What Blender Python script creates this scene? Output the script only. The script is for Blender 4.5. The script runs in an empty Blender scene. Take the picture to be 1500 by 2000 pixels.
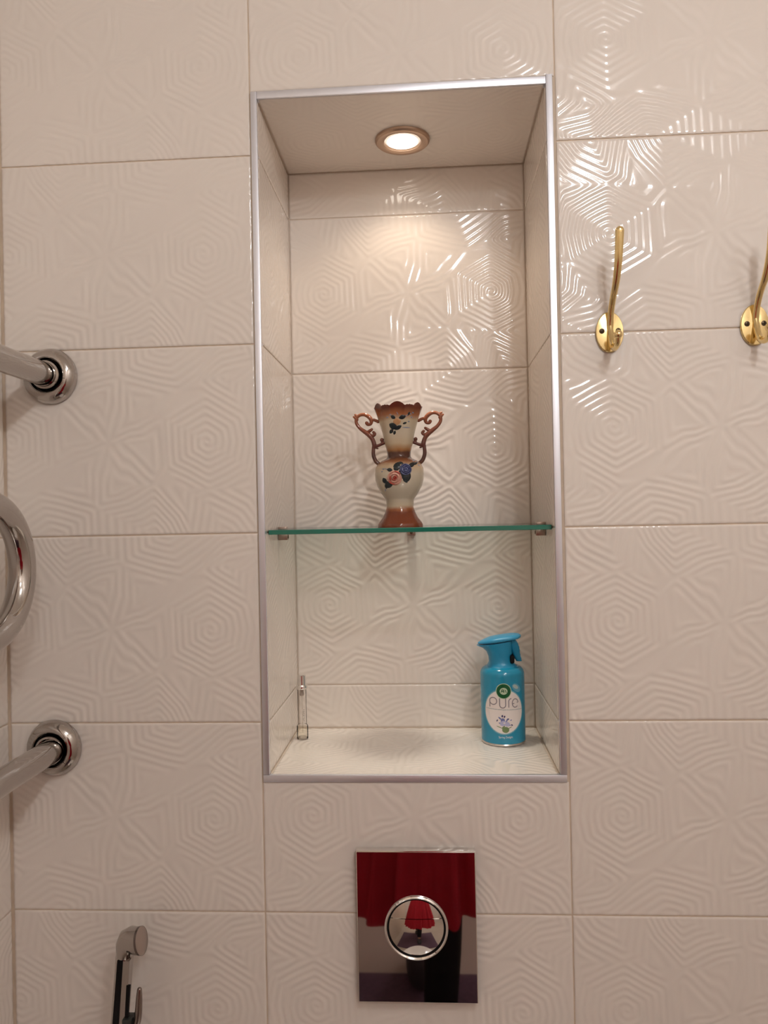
import bpy, math, random
import numpy as np
from mathutils import Vector, Matrix
from mathutils.geometry import delaunay_2d_cdt

random.seed(4)
S = bpy.context.scene
COL = S.collection
PI = math.pi

# ------------------------------------------------------------------ camera
def make_camera():
    f, yaw, pitch, roll = 1500.0, 0.05897, -0.0054, -0.02027
    cx, sx, cy, sy, cz, sz = math.cos(pitch), math.sin(pitch), math.cos(yaw), math.sin(yaw), math.cos(roll), math.sin(roll)
    Rz = Matrix(((cz, -sz, 0), (sz, cz, 0), (0, 0, 1)))
    Rx = Matrix(((1, 0, 0), (0, cx, -sx), (0, sx, cx)))
    Ry = Matrix(((cy, 0, sy), (0, 1, 0), (-sy, 0, cy)))
    r = Rz @ Rx @ Ry                      # rows: right, down, forward in (X, -Z, Y)
    w = lambda v: Vector((v[0], v[2], -v[1]))
    right, down, fwd = w(r[0]), w(r[1]), w(r[2])
    M = Matrix((right, -down, -fwd)).transposed().to_4x4()
    M.translation = Vector((0.22666, -1.00306, 1.51879))
    cam = bpy.data.cameras.new('camera')
    cam.sensor_fit = 'VERTICAL'
    cam.sensor_height = 36.0
    cam.sensor_width = 27.0
    cam.lens = f / 2000.0 * 36.0
    cam.clip_start = 0.004
    ob = bpy.data.objects.new('camera', cam)
    COL.objects.link(ob)
    ob.matrix_world = M
    S.camera = ob
make_camera()

# ------------------------------------------------------------------ light and exposure
S.view_settings.view_transform = 'Standard'
S.view_settings.look = 'None'
S.view_settings.gamma = 1.0
S.view_settings.use_curve_mapping = False
S.view_settings.exposure = 0.0
S.cycles.caustics_reflective = False
S.cycles.caustics_refractive = False
S.cycles.sample_clamp_indirect = 6.0
S.cycles.use_denoising = True
S.cycles.max_bounces = 10
S.cycles.diffuse_bounces = 6
S.cycles.transparent_max_bounces = 16
WORLD = bpy.data.worlds.new('room_world')
S.world = WORLD
WORLD.use_nodes = True
WORLD.node_tree.nodes['Background'].inputs[0].default_value = (1.0, 0.85, 0.72, 1)
WORLD.node_tree.nodes['Background'].inputs[1].default_value = 0.0

ROOM = dict(x0=-0.343, x1=1.201, y0=-2.45, z1=2.5)
LAMPS = [(0.68, -1.14, 11.2, 0.040), (0.62, -1.95, 11.5, 0.040)]   # ceiling lamps: x, y, watts, radius
LAMP_COL = (0.985, 0.99, 1.0)
NICHE_WATTS = 1.1
NICHE_BEAM = 12.5
for lx, ly, wt, rad in LAMPS:
    ld = bpy.data.lights.new('ceiling_bulb', 'POINT')
    ld.energy = wt
    ld.color = LAMP_COL
    ld.shadow_soft_size = rad
    lo = bpy.data.objects.new('ceiling_bulb', ld)
    lo.location = (lx, ly, ROOM['z1'] - 0.075)
    COL.objects.link(lo)

# ------------------------------------------------------------------ material helpers
def mat(name, col, rough=0.5, metal=0.0, spec=0.5, coat=0.0, var=0.0, vscale=8.0, emit=None, estr=0.0, ior=1.5):
    m = bpy.data.materials.new(name)
    m.use_nodes = True
    nt = m.node_tree
    b = nt.nodes['Principled BSDF']
    b.inputs['Base Color'].default_value = (*col, 1)
    b.inputs['Roughness'].default_value = rough
    b.inputs['Metallic'].default_value = metal
    b.inputs['Specular IOR Level'].default_value = spec
    b.inputs['IOR'].default_value = ior
    b.inputs['Coat Weight'].default_value = coat
    b.inputs['Coat Roughness'].default_value = 0.05
    if emit:
        b.inputs['Emission Color'].default_value = (*emit, 1)
        b.inputs['Emission Strength'].default_value = estr
    if var:
        tc = nt.nodes.new('ShaderNodeTexCoord')
        nz = nt.nodes.new('ShaderNodeTexNoise')
        nz.inputs['Scale'].default_value = vscale
        nz.inputs['Detail'].default_value = 4
        rp = nt.nodes.new('ShaderNodeValToRGB')
        rp.color_ramp.elements[0].position = 0.3
        rp.color_ramp.elements[1].position = 0.7
        rp.color_ramp.elements[0].color = (*[c * (1 - var) for c in col], 1)
        rp.color_ramp.elements[1].color = (*[min(1, c * (1 + var)) for c in col], 1)
        nt.links.new(tc.outputs['Object'], nz.inputs['Vector'])
        nt.links.new(nz.outputs['Fac'], rp.inputs['Fac'])
        nt.links.new(rp.outputs['Color'], b.inputs['Base Color'])
    return m

def mat_thin_glass(name, tint, edge_tint, refl_rough=0.02, ior=1.5):
    """a clear sheet: light passes straight on, the surface reflects by Fresnel"""
    m = bpy.data.materials.new(name)
    m.use_nodes = True
    nt = m.node_tree
    nt.nodes.remove(nt.nodes['Principled BSDF'])
    out = nt.nodes['Material Output']
    tr = nt.nodes.new('ShaderNodeBsdfTransparent')
    gl = nt.nodes.new('ShaderNodeBsdfGlossy')
    gl.inputs['Roughness'].default_value = refl_rough
    fr = nt.nodes.new('ShaderNodeFresnel')
    fr.inputs['IOR'].default_value = ior
    lw = nt.nodes.new('ShaderNodeLayerWeight')
    lw.inputs['Blend'].default_value = 0.25
    mc = nt.nodes.new('ShaderNodeMixRGB')
    mc.inputs[1].default_value = (*tint, 1)
    mc.inputs[2].default_value = (*edge_tint, 1)
    nt.links.new(lw.outputs['Facing'], mc.inputs[0])
    nt.links.new(mc.outputs[0], tr.inputs['Color'])
    mx = nt.nodes.new('ShaderNodeMixShader')
    nt.links.new(fr.outputs[0], mx.inputs[0])
    nt.links.new(tr.outputs[0], mx.inputs[1])
    nt.links.new(gl.outputs[0], mx.inputs[2])
    nt.links.new(mx.outputs[0], out.inputs['Surface'])
    return m

def mat_zramp(name, stops, rough=0.12, noise=0.006, coat=0.0):
    """glaze colour set by the height on the pot (object Z), broken up a little by noise"""
    m = mat(name, (0.5, 0.5, 0.5), rough, coat=coat)
    nt = m.node_tree
    b = nt.nodes['Principled BSDF']
    tc = nt.nodes.new('ShaderNodeTexCoord')
    sp = nt.nodes.new('ShaderNodeSeparateXYZ')
    nz = nt.nodes.new('ShaderNodeTexNoise')
    nz.inputs['Scale'].default_value = 60
    ma = nt.nodes.new('ShaderNodeMath'); ma.operation = 'MULTIPLY_ADD'
    ma.inputs[1].default_value = noise
    mr = nt.nodes.new('ShaderNodeMapRange')
    lo, hi = stops[0][0], stops[-1][0]
    mr.inputs['From Min'].default_value = lo
    mr.inputs['From Max'].default_value = hi
    rp = nt.nodes.new('ShaderNodeValToRGB')
    el = rp.color_ramp.elements
    while len(el) < len(stops):
        el.new(0.5)
    for e, (z, c) in zip(el, stops):
        e.position = (z - lo) / (hi - lo)
        e.color = (*c, 1)
    L = nt.links.new
    L(tc.outputs['Object'], sp.inputs[0])
    L(tc.outputs['Object'], nz.inputs['Vector'])
    L(nz.outputs['Fac'], ma.inputs[0])
    L(sp.outputs['Z'], ma.inputs[2])
    L(ma.outputs[0], mr.inputs['Value'])
    L(mr.outputs[0], rp.inputs['Fac'])
    L(rp.outputs['Color'], b.inputs['Base Color'])
    return m

TILE_COL = (0.79, 0.73, 0.675)
M_TILE = mat('glazed_tile', TILE_COL, 0.09, spec=0.5, var=0.012, vscale=5)
M_GROUT = mat('grout', (0.66, 0.55, 0.44), 0.85, var=0.08, vscale=40)
M_PLASTER = mat('plaster', (0.80, 0.70, 0.60), 0.8, var=0.02)
M_ALU = mat('satin_aluminium', (0.84, 0.87, 0.95), 0.45, metal=1.0)
M_CHROME = mat('chrome', (0.50, 0.47, 0.445), 0.07, metal=1.0)
M_CHROME_BRIGHT = mat('bright_chrome', (0.85, 0.83, 0.81), 0.04, metal=1.0)
M_DARKMIRROR = mat('smoked_mirror', (0.46, 0.40, 0.41), 0.025, metal=1.0)
M_BRASS = mat('polished_brass', (0.84, 0.66, 0.33), 0.13, metal=1.0)
M_GAP_SHADE = mat('gap_shade', (0.008, 0.007, 0.007), 0.6, spec=0.15)  # shade inside gaps, slots and openings put into a near-black colour
M_SCREW = mat('screw', (0.10, 0.07, 0.04), 0.4, metal=0.8)

# ------------------------------------------------------------------ mesh helpers
class MB:
    def __init__(s):
        s.v, s.f, s.m = [], [], []
    def add(s, verts, faces, mi=0):
        o = len(s.v)
        s.v += [tuple(v) for v in verts]
        s.f += [tuple(i + o for i in f) for f in faces]
        s.m += [mi] * len(faces)
        return s
    def box(s, x0, x1, y0, y1, z0, z1, mi=0, b=0.0):
        if b <= 0:
            v = [(x, y, z) for x in (x0, x1) for y in (y0, y1) for z in (z0, z1)]
            f = [(0, 1, 3, 2), (4, 6, 7, 5), (0, 4, 5, 1), (2, 3, 7, 6), (0, 2, 6, 4), (1, 5, 7, 3)]
            return s.add(v, f, mi)
        import bmesh
        bm = bmesh.new()
        bmesh.ops.create_cube(bm, size=1)
        for v in bm.verts:
            v.co = Vector(((x0 + x1) / 2 + v.co.x * (x1 - x0), (y0 + y1) / 2 + v.co.y * (y1 - y0), (z0 + z1) / 2 + v.co.z * (z1 - z0)))
        bmesh.ops.bevel(bm, geom=list(bm.edges), offset=b, segments=2, affect='EDGES', profile=0.5)
        bm.verts.index_update()
        s.add([v.co[:] for v in bm.verts], [[v.index for v in f.verts] for f in bm.faces], mi)
        bm.free()
        return s
    def rings(s, rings, close=True, cap0=False, cap1=False, mi=0):
        n = len(rings[0])
        v = [p for r in rings for p in r]
        f = []
        for i in range(len(rings) - 1):
            for j in range(n if close else n - 1):
                k = (j + 1) % n
                f.append((i * n + j, i * n + k, (i + 1) * n + k, (i + 1) * n + j))
        if cap0: f.append(tuple(range(n))[::-1])
        if cap1: f.append(tuple((len(rings) - 1) * n + j for j in range(n)))
        return s.add(v, f, mi)
    def lathe(s, prof, n=40, frame=None, cap0=False, cap1=False, mi=0):
        """prof: (radius, height) pairs about +Z, moved by the 4x4 frame"""
        frame = frame or Matrix.Identity(4)
        rs = []
        for r, h in prof:
            rs.append([frame @ Vector((r * math.cos(2 * PI * j / n), r * math.sin(2 * PI * j / n), h)) for j in range(n)])
        return s.rings(rs, True, cap0, cap1, mi)
    def tube(s, path, rad, n=16, cap=True, mi=0, squash=None, round_end=True):
        P = [Vector(p) for p in path]
        R = rad if isinstance(rad, (list, tuple)) else [rad] * len(P)
        T = []
        for i in range(len(P)):
            a = P[max(0, i - 1)]; b = P[min(len(P) - 1, i + 1)]
            T.append((b - a).normalized())
        up = Vector((0, 0, 1)) if abs(T[0].z) < 0.9 else Vector((0, 1, 0))
        N = (up - T[0] * up.dot(T[0])).normalized()
        fr = []
        for i in range(len(P)):
            N = (N - T[i] * N.dot(T[i])).normalized()
            fr.append((P[i], T[i], N.copy(), T[i].cross(N), R[i]))
        seq = list(fr)
        if round_end and cap:
            def dome(f, sg):
                out = []
                for a in (25, 50, 72, 86):
                    a = math.radians(a)
                    out.append((f[0] + f[1] * (sg * f[4] * math.sin(a)), f[1], f[2], f[3], f[4] * math.cos(a)))
                return out
            seq = dome(fr[0], -1)[::-1] + fr + dome(fr[-1], 1)
        rs = []
        for p, t, nn, bb, r in seq:
            q = squash or (1, 1)
            rs.append([p + nn * (r * q[0] * math.cos(2 * PI * j / n)) + bb * (r * q[1] * math.sin(2 * PI * j / n)) for j in range(n)])
        return s.rings(rs, True, cap, cap, mi)
    def ball(s, c, r, n=16, m=10, scale=(1, 1, 1), mi=0):
        rs = []
        for i in range(1, m):
            a = PI * i / m
            rs.append([(c[0] + scale[0] * r * math.sin(a) * math.cos(2 * PI * j / n), c[1] + scale[1] * r * math.sin(a) * math.sin(2 * PI * j / n), c[2] - scale[2] * r * math.cos(a)) for j in range(n)])
        return s.rings(rs, True, True, True, mi)
    def build(s, name, mats, parent=None, loc=(0, 0, 0), smooth=True, sharp=35):
        me = bpy.data.meshes.new(name)
        me.from_pydata(s.v, [], s.f)
        import bmesh
        bm = bmesh.new(); bm.from_mesh(me)
        bmesh.ops.recalc_face_normals(bm, faces=bm.faces)
        bm.to_mesh(me); bm.free()
        mats = mats if isinstance(mats, (list, tuple)) else [mats]
        for m in mats: me.materials.append(m)
        me.polygons.foreach_set('material_index', s.m)
        if smooth:
            me.polygons.foreach_set('use_smooth', [True] * len(me.polygons))
            me.set_sharp_from_angle(angle=math.radians(sharp))
        me.update()
        return link(name, me, parent, loc)

def link(name, data, parent=None, loc=(0, 0, 0), rot=(0, 0, 0)):
    o = bpy.data.objects.new(name, data)
    COL.objects.link(o)
    o.location = loc
    o.rotation_euler = rot
    if parent: o.parent = parent
    return o

def tag(o, label=None, cat=None, group=None, kind=None):
    if label: o['label'] = label
    if cat: o['category'] = cat
    if group: o['group'] = group
    if kind: o['kind'] = kind
    return o

def thing(name, loc, label, cat, group=None, rot=(0, 0, 0)):
    return tag(link(name, None, None, loc, rot), label, cat, group)

def spline(pts, n=8):
    """Catmull-Rom through the points"""
    P = [Vector(p) for p in pts]
    P = [P[0] * 2 - P[1]] + P + [P[-1] * 2 - P[-2]]
    out = []
    for i in range(1, len(P) - 2):
        for k in range(n):
            t = k / n
            a, b, c, d = P[i - 1], P[i], P[i + 1], P[i + 2]
            out.append(0.5 * ((2 * b) + (c - a) * t + (2 * a - 5 * b + 4 * c - d) * t * t + (3 * b - a - 3 * c + d) * t ** 3))
    out.append(P[-2])
    return out

def lerp_list(vals, m):
    x = np.linspace(0, len(vals) - 1, m)
    return list(np.interp(x, range(len(vals)), vals))

# ------------------------------------------------------------------ relief tile
# The pressed relief: one phase field over the 40 x 25 cm tile, point-symmetric about the star in its centre;
# its level lines are the ridges (rings round two eyes, a six-armed star, crossings between).
NODES = [(134, -3, 6.6), (132, 61, 0.5), (186, 32, 0.2), (188, -36, 0.2), (136, -66, 0), (80, -36, 0.1), (76, 31, 0.2), (28, -2, 1.7), (54, -4, 2.2),
         (98, 66, 0.0), (17, 88, 0), (123, 98, 1.4), (61, -58, 0), (76, 128, 6.4), (62, -124, 6.4), (33, 30, -1.8), (38, 54, -2.3), (64, 60, -1.5),
         (-8, 63, 2.4), (-30, 58, 1.8), (62, -40, 1.5), (126, 78, -.6), (158, 82, -3.2), (168, -66, -1.6), (197, -70, -2.7), (104, -94, -1.2), (99, -63, -1.9),
         (136, -86, 1.7), (158, -128, 4.4), (207, -2, -1.2), (207, 62, 2.0), (207, 104, -1.8), (150, 135, 3.0), (207, 135, -3), (207, -135, .5), (112, -135, .3),
         (12, 135, -.2)]
STEP = 1.25
def relief_field():
    pts = [(0, 0, 0)]
    for x, y, v in NODES: pts += [(x, y, v), (-x, -y, -v)]
    vs, _, tr, *_ = delaunay_2d_cdt([Vector(p[:2]) for p in pts], [], [], 0, 1e-5)
    V = np.array([tuple(v) for v in vs]); P = np.array(pts)
    val = np.array([P[np.argmin(((P[:, :2] - v) ** 2).sum(1)), 2] for v in V])
    u = np.arange(-203.75, 203.76, STEP); w = np.arange(-128.75, 128.76, STEP)
    U, W = np.meshgrid(u, w); F = np.zeros_like(U)
    for a, b, c in tr:
        A, B, C = V[a], V[b], V[c]
        d = (B[0] - A[0]) * (C[1] - A[1]) - (C[0] - A[0]) * (B[1] - A[1])
        if abs(d) < 1e-9: continue
        l1 = ((U - A[0]) * (C[1] - A[1]) - (C[0] - A[0]) * (W - A[1])) / d
        l2 = ((B[0] - A[0]) * (W - A[1]) - (U - A[0]) * (B[1] - A[1])) / d
        m = (l1 >= -1e-6) & (l2 >= -1e-6) & (l1 + l2 <= 1 + 1e-6)
        F[m] = (val[a] + l1 * (val[b] - val[a]) + l2 * (val[c] - val[a]))[m]
    for _ in range(2):
        for ax in (0, 1):
            n = F.shape[ax]
            F = sum(np.take(F, np.clip(np.arange(n) + s, 0, n - 1), axis=ax) for s in (-2, -1, 0, 1, 2)) / 5
    # SPIRAL: one turn of winding about each eye turns the rings there into a spiral
    psi = np.arctan2(W + 3, U - 134) - np.arctan2(W - 3, U + 134)
    return u, w, F + psi / (2 * PI)
RU, RW, RF = relief_field()
RH = np.cos(2 * PI * RF)
AMP = 0.235                                    # mm, half height of the ridges
def relief(u, w):
    fx = np.clip((u - RU[0]) / STEP, 0, len(RU) - 1.001); fy = np.clip((w - RW[0]) / STEP, 0, len(RW) - 1.001)
    ix, iy = fx.astype(int), fy.astype(int); tx, ty = fx - ix, fy - iy
    return (RH[iy, ix] * (1 - tx) + RH[iy, ix + 1] * tx) * (1 - ty) + (RH[iy + 1, ix] * (1 - tx) + RH[iy + 1, ix + 1] * tx) * ty
_tiles = {}
def tile_mesh(u0, u1, w0, w1, flip=1, amp=AMP, depth=2.0):
    """a tile (or a cut piece of one) in its own frame: millimetres from the full tile's centre; faces -Y, origin at that centre"""
    key = (u0, u1, w0, w1, flip, amp)
    if key in _tiles: return _tiles[key]
    nx, nz = int(round((u1 - u0) / STEP)) + 1, int(round((w1 - w0) / STEP)) + 1
    u = np.linspace(u0, u1, nx); w = np.linspace(w0, w1, nz)
    U, W = np.meshgrid(u, w)
    H = amp * (relief(flip * U, W) - 1)
    e = np.minimum(np.minimum(U - u0, u1 - U), np.minimum(W - w0, w1 - W))
    H = H - 0.7 * np.clip(1 - e / 2.0, 0, 1) ** 2
    co = np.stack([U / 1000, -H / 1000, W / 1000], -1).reshape(-1, 3)
    idx = np.arange(nx * nz).reshape(nz, nx)
    q = np.stack([idx[:-1, :-1], idx[:-1, 1:], idx[1:, 1:], idx[1:, :-1]], -1).reshape(-1, 4)
    rim = np.concatenate([idx[0, :], idx[1:, -1], idx[-1, -2::-1], idx[-2:0:-1, 0]])
    nr = len(rim); base = len(co)
    top = co[rim]; bot = top.copy(); bot[:, 1] = depth / 1000
    co = np.concatenate([co, top, bot])
    j = np.arange(nr); k = (j + 1) % nr
    sk = np.stack([base + k, base + j, base + nr + j, base + nr + k], -1)
    q = np.concatenate([q, sk]).astype(np.int32)
    me = bpy.data.meshes.new('tile')
    me.vertices.add(len(co)); me.vertices.foreach_set('co', co.astype(np.float32).ravel())
    me.loops.add(q.size); me.loops.foreach_set('vertex_index', q.ravel())
    me.polygons.add(len(q)); me.polygons.foreach_set('loop_start', np.arange(0, q.size, 4, dtype=np.int32))
    me.polygons.foreach_set('use_smooth', np.ones(len(q), bool))
    me.update(calc_edges=True)
    me.materials.append(M_TILE)
    _tiles[key] = me
    return me
def tile(parent, me, loc, rot=(0, 0, 0)):
    return link('tile', me, parent, loc, rot)

# ------------------------------------------------------------------ room shell
X0, X1, Y0, Z1 = ROOM['x0'], ROOM['x1'], ROOM['y0'], ROOM['z1']
NX0, NX1, NZ0, NZ1, ND = 0.010, 0.387, 1.181, 2.073, 0.2235     # niche opening and depth (tile faces)
G = 0.002                                                       # grout lies this far behind the tile faces

# wall with the niche: one slab of grout colour with a recess, tiles as children
mb = MB()
mb.box(X0 - 0.1, NX0 - 0.006, G, 0.3, 0, Z1)
mb.box(NX1 + 0.006, X1 + 0.1, G, 0.3, 0, Z1)
mb.box(NX0 - 0.006, NX1 + 0.006, G, 0.3, 0, NZ0 - 0.006)
mb.box(NX0 - 0.006, NX1 + 0.006, G, 0.3, NZ1 + 0.006, Z1)
wall_back = mb.build('wall_back', M_GROUT, smooth=False)
tag(wall_back, 'cream wall of glossy relief tiles with a tall lit niche', kind='structure')
niche = MB()
t = 0.006
niche.box(NX0 - t, NX0 - G, 0.004, ND + t, NZ0 - t, NZ1 + t)
niche.box(NX1 + G, NX1 + t, 0.004, ND + t, NZ0 - t, NZ1 + t)
niche.box(NX0 - G, NX1 + G, 0.004, ND + t, NZ0 - t, NZ0 - G)
niche.box(NX0 - G, NX1 + G, 0.004, ND + t, NZ1 + G, NZ1 + t)
niche.box(NX0 - G, NX1 + G, ND + G, ND + t, NZ0 - G, NZ1 + G)
niche = niche.build('niche_lining', mat('pale_grout', (0.72, 0.63, 0.54), 0.7), wall_back, smooth=False)

full = tile_mesh(-199, 199, -124, 124)
leftcut = tile_mesh(-141, 199, -124, 124)
for row in range(-3, 6):
    zc = 1.0 + row * 0.25 + 0.125
    tile(wall_back, leftcut, (-0.2, 0, zc))
    for col in range(1, 3):
        tile(wall_back, full, (0.2 + 0.4 * col, 0, zc))
    if row < 0 or row > 4:
        tile(wall_back, full, (0.2, 0, zc))
tile(wall_back, tile_mesh(-199, 199, -124, 46), (0.2, 0, 1.125))           # cut below the niche
tile(wall_back, tile_mesh(-199, 199, -40, 124), (0.2, 0, 2.125))           # cut above the niche
# niche lining tiles (children of the lining)
ncx = 0.1985
nb_rows = [(0, 57, 124), (1, -124, 124), (2, -124, 124), (3, -124, 124), (4, -124, -52.5)]
for row, a, b in nb_rows:
    zc = 1.0 + row * 0.25 + 0.125
    tile(niche, tile_mesh(-187.5, 187.5, a, b), (ncx, ND, zc))
    sm = tile_mesh(-199, 22, a, b, 1, 0.13)
    tile(niche, sm, (NX0, 0.2015, zc), (0, 0, PI / 2))
    sm = tile_mesh(-22, 199, a, b, 1, 0.13)
    tile(niche, sm, (NX1, 0.2015, zc), (0, 0, -PI / 2))
floor_t = tile_mesh(-187, 187, -124, 96)
tile(niche, floor_t, (ncx, 0.126, NZ0), (-PI / 2, 0, 0))
ceil_t = tile_mesh(-187, 187, -96, 124, 1, 0.16)
tile(niche, ceil_t, (ncx, 0.126, NZ1), (PI / 2, 0, 0))

# left wall
mb = MB(); mb.box(X0 - 0.1, X0 - G, Y0 - 0.1, G, 0, Z1)
wall_left = mb.build('wall_left', M_GROUT, smooth=False)
tag(wall_left, 'cream tiled side wall behind the chrome towel rail', kind='structure')
for row in range(-4, 6):
    zc = 1.0 + row * 0.25 + 0.125
    for k in range(2):
        tile(wall_left, full, (X0, -0.2 - 0.4 * k - 0.0008, zc), (0, 0, PI / 2))

def brick_mat(name, c1, c2, mortar, bw, bh, msz, rough):
    m = mat(name, c1, rough)
    nt = m.node_tree
    tc = nt.nodes.new('ShaderNodeTexCoord'); mp = nt.nodes.new('ShaderNodeMapping'); br = nt.nodes.new('ShaderNodeTexBrick')
    br.offset = 0.0
    br.inputs['Color1'].default_value = (*c1, 1); br.inputs['Color2'].default_value = (*c2, 1); br.inputs['Mortar'].default_value = (*mortar, 1)
    br.inputs['Scale'].default_value = 1.0; br.inputs['Mortar Size'].default_value = msz
    br.inputs['Brick Width'].default_value = bw; br.inputs['Row Height'].default_value = bh
    nt.links.new(tc.outputs['Object'], mp.inputs[0]); nt.links.new(mp.outputs[0], br.inputs['Vector'])
    nt.links.new(br.outputs['Color'], nt.nodes['Principled BSDF'].inputs['Base Color'])
    return m, mp
M_FLOOR = mat('floor_stone', (0.50, 0.42, 0.35), 0.3, var=0.05, vscale=3)
M_WALLX, mp = brick_mat('side_wall_tiles', TILE_COL, TILE_COL, (0.55, 0.42, 0.30), 0.4, 0.25, 0.002, 0.15)
mp.inputs['Rotation'].default_value = (PI / 2, 0, PI / 2)
M_WALLY, mp = brick_mat('front_wall_tiles', TILE_COL, TILE_COL, (0.55, 0.42, 0.30), 0.4, 0.25, 0.002, 0.15)
mp.inputs['Rotation'].default_value = (PI / 2, 0, 0)
tag(MB().box(X1, X1 + 0.1, Y0 - 0.1, G, 0, Z1).build('wall_right', M_WALLX, smooth=False), kind='structure')
tag(MB().box(X0 - 0.1, X1 + 0.1, Y0 - 0.1, Y0, 0, Z1).build('wall_front', M_WALLY, smooth=False), kind='structure')
tag(MB().box(X0 - 0.1, X1 + 0.1, Y0 - 0.1, 0.3, -0.1, 0).build('floor', M_FLOOR, smooth=False), kind='structure')
tag(MB().box(X0 - 0.1, X1 + 0.1, Y0 - 0.1, 0.3, Z1, Z1 + 0.1).build('ceiling', mat('ceiling_paint', (0.86, 0.82, 0.77), 0.6), smooth=False), kind='structure')

# aluminium edge trims round the niche opening
def trim(name, x0, x1, z0, z1, lip):
    """L profile: flat face on the wall with a lip running into the niche"""
    mb = MB().box(x0, x1, -0.0012, 0.004, z0, z1, b=0.0004)
    mb.box(*lip)
    return tag(mb.build(name, M_ALU), kind='structure')
trim('trim_1', 0.0012, 0.0095, 1.1812, 2.0840, (0.0082, 0.0095, 0.003, 0.010, 1.1812, 2.0740))
trim('trim_2', 0.3885, 0.3968, 1.1812, 2.0865, (0.3885, 0.3898, 0.003, 0.010, 1.1812, 2.0740))
trim('trim_3', 0.0098, 0.3882, 2.0745, 2.0840, (0.0098, 0.3882, 0.003, 0.010, 2.0745, 2.0757))
trim('trim_4', 0.0012, 0.3968, 1.1712, 1.1808, (0.0098, 0.3882, 0.003, 0.010, 1.1782, 1.1796))

# ------------------------------------------------------------------ ceiling lamps (outside the frame, where the light comes from)
M_LAMPRING = mat('lamp_ring', (0.85, 0.85, 0.83), 0.3, metal=1.0)
for i, (lx, ly, wt, rad) in enumerate(LAMPS):
    t = thing('ceiling_lamp', (lx, ly, Z1), ['round chrome ceiling lamp right of the camera', 'round chrome ceiling lamp far behind the camera'][i], 'ceiling lamp', 'ceiling lamps')
    MB().lathe([(0.0, 0.0), (0.06, 0.0), (0.06, -0.012), (0.045, -0.022), (0.0, -0.022)], 32).build('mount', M_LAMPRING, t)
    MB().lathe([(0.0, -0.021), (0.016, -0.021), (0.016, -0.034), (0.0, -0.034)], 20).build('socket', M_LAMPRING, t)

# ------------------------------------------------------------------ niche downlight
nl = thing('downlight', (0.1983, 0.1265, NZ1), 'small round recessed downlight glowing in the niche ceiling', 'light')
M_NICKEL = mat('rose_nickel', (0.50, 0.36, 0.27), 0.28, metal=0.9)
MB().lathe([(0.0405, 0.0), (0.0400, -0.0030), (0.0375, -0.0052), (0.0310, -0.0056), (0.0275, -0.0040), (0.0268, -0.0008), (0.0268, -0.0002)], 56).build('ring', M_NICKEL, nl)
M_REFL = mat('glowing_reflector', (0.9, 0.86, 0.8), 0.2, metal=1.0, emit=(1, 0.86, 0.7), estr=0.6)  # bulb light on the ring put in as its own glow
MB().lathe([(0.0268, -0.0010), (0.0262, -0.0016), (0.0245, -0.0018), (0.0240, -0.0030), (0.0232, -0.0030), (0.0228, -0.0006)], 56).build('clip_ring', M_REFL, nl)
M_BULB = mat('bulb_glass', (1, 1, 1), 0.3, emit=(1.0, 0.90, 0.78), estr=9.0)
MB().lathe([(0.0229, -0.0006), (0.018, -0.0014), (0.010, -0.0020), (0.0, -0.0022)], 40).build('bulb', M_BULB, nl)
ld = bpy.data.lights.new('downlight_beam', 'SPOT')
ld.energy = NICHE_WATTS; ld.color = (1.0, 0.80, 0.60); ld.spot_size = math.radians(128); ld.spot_blend = 0.55; ld.shadow_soft_size = 0.02
link('downlight_flood', ld, nl, (0, 0, -0.008))
ld = bpy.data.lights.new('downlight_beam', 'SPOT')
ld.energy = NICHE_BEAM; ld.color = (1.0, 0.88, 0.78); ld.spot_size = math.radians(42); ld.spot_blend = 1.0; ld.shadow_soft_size = 0.03
link('downlight_beam', ld, nl, (0, 0, -0.008))

# ------------------------------------------------------------------ glass shelf and clips
M_GLASS = mat_thin_glass('shelf_glass', (0.96, 0.985, 0.97), (0.72, 0.90, 0.83))
M_GEDGE = mat('glass_edge', (0.015, 0.17, 0.12), 0.12, spec=0.6, emit=None)
SZ0, SZ1 = 1.4968, 1.5030
mb = MB()
x0, x1, y0, y1 = 0.0105, 0.3865, 0.018, 0.2228
c = 0.0006
mb.add([(x0, y0 + c, SZ1), (x1, y0 + c, SZ1), (x1, y1, SZ1), (x0, y1, SZ1)], [(0, 1, 2, 3)], 0)
mb.add([(x0, y0 + c, SZ0), (x1, y0 + c, SZ0), (x1, y1, SZ0), (x0, y1, SZ0)], [(3, 2, 1, 0)], 0)
for (ya, za), (yb, zb) in (((y0 + c, SZ0), (y0, SZ0 + c)), ((y0, SZ0 + c), (y0, SZ1 - c)), ((y0, SZ1 - c), (y0 + c, SZ1))):
    mb.add([(x0, ya, za), (x1, ya, za), (x1, yb, zb), (x0, yb, zb)], [(0, 1, 2, 3)], 1)
mb.add([(x0, y1, SZ0), (x1, y1, SZ0), (x1, y1, SZ1), (x0, y1, SZ1)], [(3, 2, 1, 0)], 1)
for xx in (x0, x1):
    mb.add([(xx, y0, SZ0), (xx, y1, SZ0), (xx, y1, SZ1), (xx, y0, SZ1)], [(0, 1, 2, 3)], 1)
me_sh = mb.build('glass_shelf', [M_GLASS, M_GEDGE], smooth=False)
tag(me_sh, 'clear glass shelf with a green front edge across the niche', 'shelf')
M_CLIP = mat('clip_metal', (0.42, 0.33, 0.28), 0.3, metal=0.9)
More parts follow.
